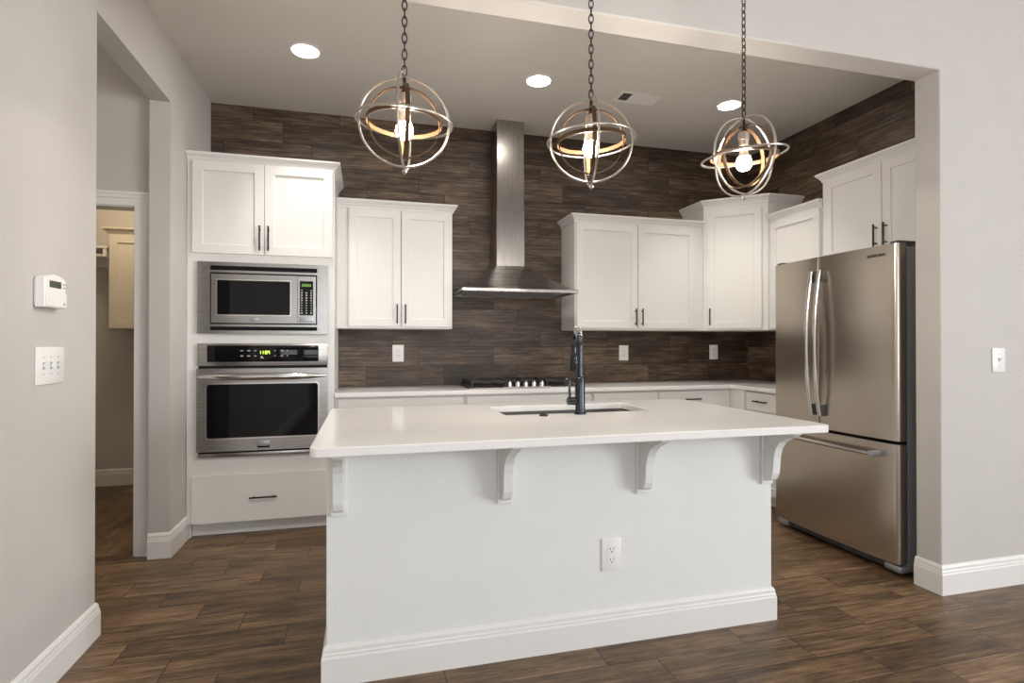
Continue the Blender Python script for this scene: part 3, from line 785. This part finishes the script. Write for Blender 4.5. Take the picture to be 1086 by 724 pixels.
rd = fdoor('door', -hw, sp-0.003, 0.712, 1.752); ld = fdoor('door', sp+0.003, hw, 0.712, 1.752)
fz = fdoor('freezer_drawer', -hw, hw, 0.068, 0.694)
obj('gasket', B((-0.0095, -0.0005, -hw+0.006, hw-0.006, 0.07, 1.735)), 'slot', t)
def bow(parent, y):
    bm = bmesh.new(); pts = []; rad = []
    for i in range(25):
        s = -1+2*i/24; pts.append((bulge(y)-0.026-0.040*(1-s*s), y, 1.228+0.437*s))
    # flat oval bar
    rings = []
    for p_ in pts:
        rings.append([bm.verts.new((p_[0]+0.008*math.cos(2*PI*k/14), p_[1]+0.0145*math.sin(2*PI*k/14), p_[2])) for k in range(14)])
    for A, B_ in zip(rings, rings[1:]):
        for k in range(14): bm.faces.new((A[k], A[(k+1) % 14], B_[(k+1) % 14], B_[k]))
    bm.faces.new(rings[0]); bm.faces.new(rings[-1])
    hnd = obj('handle', bm, 'bright', parent, smooth=True)
    for s in (-1, 1):
        zc = 1.228+s*0.405
        bm = B((bulge(y)-0.026, bulge(y)+0.004, y-0.013, y+0.013, zc-0.034, zc+0.034), bev=0.003)
        obj('handle_mount', bm, 'darkgrey', hnd, smooth=True)
bow(rd, sp-0.030); bow(ld, sp+0.034)
bm = bmesh.new(); zz = 0.633
pts = []
for i in range(21):
    y = -0.335+0.67*i/20; pts.append((bulge(y)-0.050, y, zz))
tube(bm, pts, 0.0115, 14); hnd = obj('handle', bm, 'bright', fz, smooth=True)
for y in (-0.345, 0.345):
    bm = B((bulge(y)-0.060, bulge(y)+0.004, y-0.012, y+0.012, zz-0.016, zz+0.016), bev=0.003); obj('handle_mount', bm, 'silver', hnd, smooth=True)
bm = B((-0.028, 0.02, -hw+0.03, hw-0.03, 0.018, 0.062))
for k in range(3): box(bm, -0.031, -0.028, -hw+0.16, hw-0.16, 0.026+k*0.011, 0.031+k*0.011)
obj('base_grille', bm, 'darkgrey', t, bev=0.002)
for s in (-1, 1):
    bm = B((-0.052, 0.06, s*(hw-0.052)-0.05, s*(hw-0.052)+0.05, 0.016, 0.056), bev=0.014); obj('foot_cover', bm, 'silver', t, smooth=True)
    bm = bmesh.new(); lathe(bm, [(0.02, 0), (0.02, 0.02)], 16, c=(0.02, s*(hw-0.08), 0)); obj('foot', bm, 'slot', t)
    yc = s*(hw-0.036); bm = B((-0.048, 0.07, yc-0.026, yc+0.026, 1.7535, 1.768), (0.002, 0.07, yc-0.026, yc+0.026, 1.738, 1.7535), bev=0.003); obj('hinge_cover', bm, 'darkgrey', t, smooth=True)
yl = -hw+0.115
text('lettering', 'SAMSUNG', 0.0235, 'slot', rd, (bulge(yl)-0.0016, yl, 1.700), (PI/2, 0, -PI/2+0.0754))

# ------------------------------------------------------------------ pendants
def chain(bm, z0, z1):
    p = 0.0285; z = z0; i = 0
    while z < z1:
        pts = []
        a, b_ = 0.0082, 0.0192
        for k in range(14):
            q = 2*PI*k/14; xx = a*math.cos(q); zz = b_*math.sin(q)
            zz = max(-b_, min(b_, zz*1.0))
            pts.append((xx, 0, z+zz) if i % 2 == 0 else (0, xx, z+zz))
        tube(bm, pts, 0.0023, 6, closed=True)
        z += p; i += 1
def pendant(label, x, y, zc, spin, tilt, spin2, tilt2):
    t = thing('pendant_light', label, 'pendant light', (x, y, zc), spin, 'orb pendants over the island')
    E3 = Matrix.Identity(3)
    def Rx(a): return Matrix.Rotation(a, 3, 'X')
    def Ry(a): return Matrix.Rotation(a, 3, 'Y')
    def Rz(a): return Matrix.Rotation(a, 3, 'Z')
    # outer hoops: two upright, one level
    for R, mt in ((0.153, Rx(PI/2)), (0.158, Rz(tilt[2]) @ Ry(PI/2)), (0.1635, Rx(tilt[0]) @ Ry(tilt[1]))):
        bm = bmesh.new(); band(bm, R, 0.0085, 0.0085, mt, round_=1); obj('outer_ring', bm, 'nickel', t, smooth=True)
    for R, mt in ((0.121, Rz(spin2) @ Rx(PI/2)), (0.1245, Rz(spin2) @ Ry(PI/2)), (0.129, Rz(spin2) @ Rx(tilt2[0]) @ Ry(tilt2[1]))):
        bm = bmesh.new(); band(bm, R, 0.015, 0.0028, mt); obj('inner_ring', bm, 'brownband', t, smooth=True)
    bm = bmesh.new(); lathe(bm, [(0.004, 0.165), (0.0055, 0.160), (0.0055, 0.112), (0.010, 0.108), (0.014, 0.104), (0.014, 0.100)], 16); obj('stem', bm, 'bronze', t, smooth=True)
    bm = bmesh.new(); lathe(bm, [(0.012, 0.101), (0.019, 0.098), (0.0215, 0.09), (0.0215, 0.066), (0.019, 0.063), (0.019, 0.045), (0.0175, 0.043)], 24); obj('socket', bm, 'nickel', t, smooth=True)
    bm = bmesh.new(); lathe(bm, [(0.0135, 0.044), (0.0145, 0.03), (0.018, 0.012), (0.0235, -0.004)], 24); nk = obj('bulb_neck', bm, 'bulbneck', t, smooth=True)
    bm = bmesh.new(); lathe(bm, [(0.0235, -0.004), (0.028, -0.016), (0.030, -0.028), (0.0285, -0.040), (0.023, -0.050), (0.014, -0.056), (0.004, -0.058)], 24)
    obj('bulb', bm, 'bulb', t, smooth=True, label='lit warm bulb')
    bm = bmesh.new(); lathe(bm, [(0.003, -0.150), (0.005, -0.155), (0.005, -0.163), (0.009, -0.167), (0.009, -0.173), (0.004, -0.178)], 16); obj('finial', bm, 'nickel', t, smooth=True)
    bm = bmesh.new(); chain(bm, 0.178, LC-zc-0.05); obj('chain', bm, 'bronze', t, smooth=True, label='dark bronze chain')
    bm = bmesh.new(); lathe(bm, [(0.008, LC-zc-0.045), (0.055, LC-zc-0.025), (0.062, LC-zc-0.004), (0.062, LC-zc-0.0005)], 28); obj('ceiling_canopy', bm, 'bronze', t, smooth=True)
PY = 1.92
pendant('lit orb pendant of nickel and bronze rings above the island nearest the oven cabinet', 0.123, PY, 1.984, -0.08, (0.06, 0.05, -0.12), 0.10, (0.0, 0.03))
pendant('lit orb pendant of nickel and bronze rings above the island, middle of the three', 0.815, PY, 1.984, -0.28, (-0.02, -0.03, 0.05), -0.02, (0.03, -0.05))
pendant('lit orb pendant of nickel and bronze rings hanging nearest the refrigerator', 1.485, PY, 1.986, 0.13, (0.02, -0.13, 0.0), 0.12, (0.06, -0.03))

# ------------------------------------------------------------------ ceiling fittings
for x, lab in ((-0.359, 'round lit recessed downlight above the oven cabinet side of the kitchen'), (1.099, 'round lit recessed downlight between the left and middle pendants, near the hood chimney'),
               (2.562, 'round lit recessed downlight above the right pendant, near the tiled side wall')):
    t = thing('recessed_light', lab, 'ceiling light', (x, 3.472, KC), 0, 'recessed kitchen downlights')
    bm = bmesh.new(); 
    pr = [(0.093, -0.0005), (0.091, -0.004), (0.078, -0.006), (0.076, -0.0005)]
    sgs = 40; rr = [[bm.verts.new((r_*math.cos(2*PI*k/sgs), r_*math.sin(2*PI*k/sgs), z)) for k in range(sgs)] for r_, z in pr]
    for A, B_ in zip(rr, rr[1:]+rr[:1]):
        for k in range(sgs): bm.faces.new((A[k], A[(k+1) % sgs], B_[(k+1) % sgs], B_[k]))
    obj('trim_ring', bm, 'trim', t, smooth=True)
    bm = bmesh.new(); lathe(bm, [(0.0755, -0.0008), (0.0755, -0.003), (0.066, -0.005), (0.02, -0.006)], 40); obj('lens', bm, 'can', t, smooth=True, label='lit white lens')
    sl = bpy.data.lights.new('downlight_beam', 'SPOT'); sl.energy = 52; sl.color = (1.0, 0.96, 0.90); sl.spot_size = math.radians(84); sl.spot_blend = 0.7; sl.shadow_soft_size = 0.07
    so_ = bpy.data.objects.new('downlight_beam', sl); COL.objects.link(so_); so_.parent = t; so_.location = (0, 0, -0.02)
t = thing('ceiling_vent', 'white rectangular air vent in the kitchen ceiling near the middle pendant', 'vent', (1.852, 3.535, KC))
obj('frame', B((-0.155, 0.155, -0.0775, -0.058, -0.008, -0.0005), (-0.155, 0.155, 0.058, 0.0775, -0.008, -0.0005), (-0.155, -0.132, -0.058, 0.058, -0.008, -0.0005), (0.132, 0.155, -0.058, 0.058, -0.008, -0.0005),
      (-0.058, -0.05, -0.058, 0.058, -0.008, -0.0005), (0.042, 0.05, -0.058, 0.058, -0.008, -0.0005)), 'trim', t, bev=0.001)
obj('duct_opening', B((-0.132, 0.132, -0.058, 0.058, -0.0018, -0.0006)), 'slot', t)
def slats(xs, ang_, along='y'):
    bm = bmesh.new()
    for v in xs:
        q = 0.0045
        if along == 'y': prism(bm, [(v-q*math.cos(ang_)-0.0005, -0.005-q*0.6*math.sin(ang_)), (v+q*math.cos(ang_), -0.005+q*0.6*math.sin(ang_)), (v+q*math.cos(ang_), -0.004+q*0.6*math.sin(ang_)), (v-q*math.cos(ang_)-0.0005, -0.004-q*0.6*math.sin(ang_))], -0.058, 0.058, axis='y')
        else: box(bm, -0.05, 0.042, v-0.0042, v+0.0042, -0.006, -0.004)
    return obj('louvre', bm, 'trim', t)
slats([-0.128+0.0105*k for k in range(7)], 1.0); slats([-0.052+0.0095*k for k in range(12)], 0, 'x'); slats([0.056+0.0098*k for k in range(8)], -0.25)

# ------------------------------------------------------------------ electrical plates
def rounded_plate(wd, hg, th=0.006):
    bm = bmesh.new(); box(bm, -wd/2, wd/2, -th, 0, -hg/2, hg/2, bev=0.0022); return bm
def outlet(label, loc, rz=0, wd=0.087, hg=0.132, style='decora', group=None):
    t = thing('wall_outlet', label, 'outlet', loc, rz, group)
    obj('cover_plate', rounded_plate(wd, hg), 'plate', t, smooth=True)
    if style == 'decora':
        obj('receptacle', B((-0.0175, 0.0175, -0.0078, -0.0058, -0.036, 0.036), bev=0.0009), 'plate', t, smooth=True)
        spots = (0.018, -0.018)
    else:
        for s in (0.0215, -0.0215):
            bm = bmesh.new(); lathe(bm, [(0.0185, -0.0078), (0.0185, -0.0058)], 24, c=(0, 0, s), axis='y'); obj('receptacle', bm, 'plate', t)
        spots = (0.0215, -0.0215)
    bm = bmesh.new()
    for s in spots:
        box(bm, -0.0085, -0.006, -0.0083, -0.0077, s-0.002, s+0.0075); box(bm, 0.006, 0.0082, -0.0083, -0.0077, s-0.001, s+0.0065)
        lathe(bm, [(0.0028, -0.0083), (0.0028, -0.0077)], 12, c=(0, 0, s-0.0095), axis='y')
    obj('slots', bm, 'slot', t)
outlet('white outlet on the wood-look backsplash left of the cooktop', (0.234, WY-0.0005, 1.15))
outlet('white outlet on the wood-look backsplash right of the faucet', (2.168, WY-0.0005, 1.146))
outlet('white outlet on the wood-look backsplash under the diagonal corner cabinet', (3.068, WY-0.0005, 1.149))
outlet('white double outlet low on the front of the kitchen island', (0.967, IY0-0.0005, 0.362), style='duplex')
def switch(label, loc, rz, gangs, wd, hg=0.130):
    t = thing('light_switch', label, 'light switch', loc, rz)
    obj('cover_plate', rounded_plate(wd, hg), 'plate', t, smooth=True)
    for k in range(gangs):
        x = (k-(gangs-1)/2)*0.046
        bm = B((x-0.0055, x+0.0055, -0.0072, -0.0058, -0.0125, 0.0125)); obj('toggle_slot', bm, 'silver', t)
        up = 1 if k != 1 else -1
        bm = bmesh.new(); prism(bm, [(-0.007, -0.006), (-0.007, 0.006), (-0.019, 0.004+0.009*up), (-0.019, -0.003+0.009*up)], x-0.0042, x+0.0042, axis='x'); obj('toggle', bm, 'plate', t, bev=0.001)
        bm = bmesh.new()
        for s in (-0.030, 0.030): lathe(bm, [(0.003, -0.0068), (0.003, -0.0058)], 12, c=(x, 0, s), axis='y')
        obj('screws', bm, 'silver', t)
switch('white three-toggle light switch plate on the left wall below the keypad', (LX+0.0005, 2.3145, 1.145), PI/2, 3, 0.180, 0.132)
switch('white single light switch on the right-hand wall', (3.089, FY0-0.0005, 1.141), 0, 1, 0.086, 0.122)
# alarm keypad
t = thing('alarm_keypad', 'white wall keypad with small dark screen on the left wall', 'keypad', (LX+0.0005, 2.280, 1.406), PI/2)
bm = bmesh.new()
kw = 0.74
pts = [(-0.090, -0.058), (0.090, -0.058), (0.090, 0.045)] + [(0.090-0.18*i/12, 0.045+0.014*math.sin(PI*i/12)) for i in range(1, 12)] + [(-0.090, 0.045)]
pts = [(x*kw, z) for x, z in pts]
prism(bm, pts, -0.036, -0.004, axis='y'); body = obj('body', bm, 'plate', t, bev=0.004, seg=3)
obj('back_plate', B((-0.082*kw, 0.082*kw, -0.004, 0, -0.05, 0.04)), 'plate', t)
obj('screen', B((-0.055*kw, 0.045*kw, -0.0372, -0.0355, 0.012, 0.036), bev=0.0006), 'screen', t, label='dark green display')
bm = bmesh.new()
pf = [(-0.088, -0.054), (0.088, -0.054)] + [(0.088-0.176*i/14, -0.004-0.007*math.sin(PI*i/14)) for i in range(15)]
pf = [(x*kw, z) for x, z in pf]
prism(bm, pf, -0.0395, -0.0362, axis='y'); obj('flip_cover', bm, 'plate', t, bev=0.0012)
bm = B((0.062*kw, 0.080*kw, -0.0375, -0.0358, 0.026, 0.031), (0.062*kw, 0.080*kw, -0.0375, -0.0358, 0.014, 0.019)); obj('buttons', bm, 'silver', t)
obj('emblem', B((0.056*kw, 0.074*kw, -0.0402, -0.0394, -0.046, -0.038)), 'silver', t)

# ------------------------------------------------------------------ laundry room seen through the doorway
t = thing('laundry_cabinet', 'cream wall cabinet in the laundry room seen through the left doorway', 'cabinet', (-2.045, LB-0.002, 0))
obj('carcass', B((0, 0.80, -0.285, 0, 1.345, 2.12)), 'creambox', t)
for k in range(2): shaker(t, 0.004+0.40*k, 0.394+0.40*k, 1.352, 2.112, -0.306, mat='creambox')
crown(t, [(0, 0), (0, -0.285), (0.80, -0.285), (0.80, 0)], 2.115, 'creambox', 1.25)
t = thing('closet_shelf', 'white laundry shelf with end bracket beside the cream cabinet', 'shelf', (-2.56, LB-0.002, 1.88))
obj('board', B((-0.5, 0.505, -0.30, 0, 0.125, 0.145)), 'trim', t, bev=0.002)
obj('cleat', B((-0.5, 0.505, -0.02, 0, 0.0, 0.125)), 'trim', t)
bm = bmesh.new(); tube(bm, [(-0.5, -0.25, 0.07), (0.47, -0.25, 0.07)], 0.016, 16); obj('rod', bm, 'trim', t, smooth=True)
bm = bmesh.new(); prism(bm, [(-0.02, 0.0), (-0.02, 0.125), (-0.295, 0.125), (-0.295, 0.06), (-0.24, 0.045), (-0.1, 0.02)], 0.47, 0.495, axis='x'); obj('bracket', bm, 'trim', t)
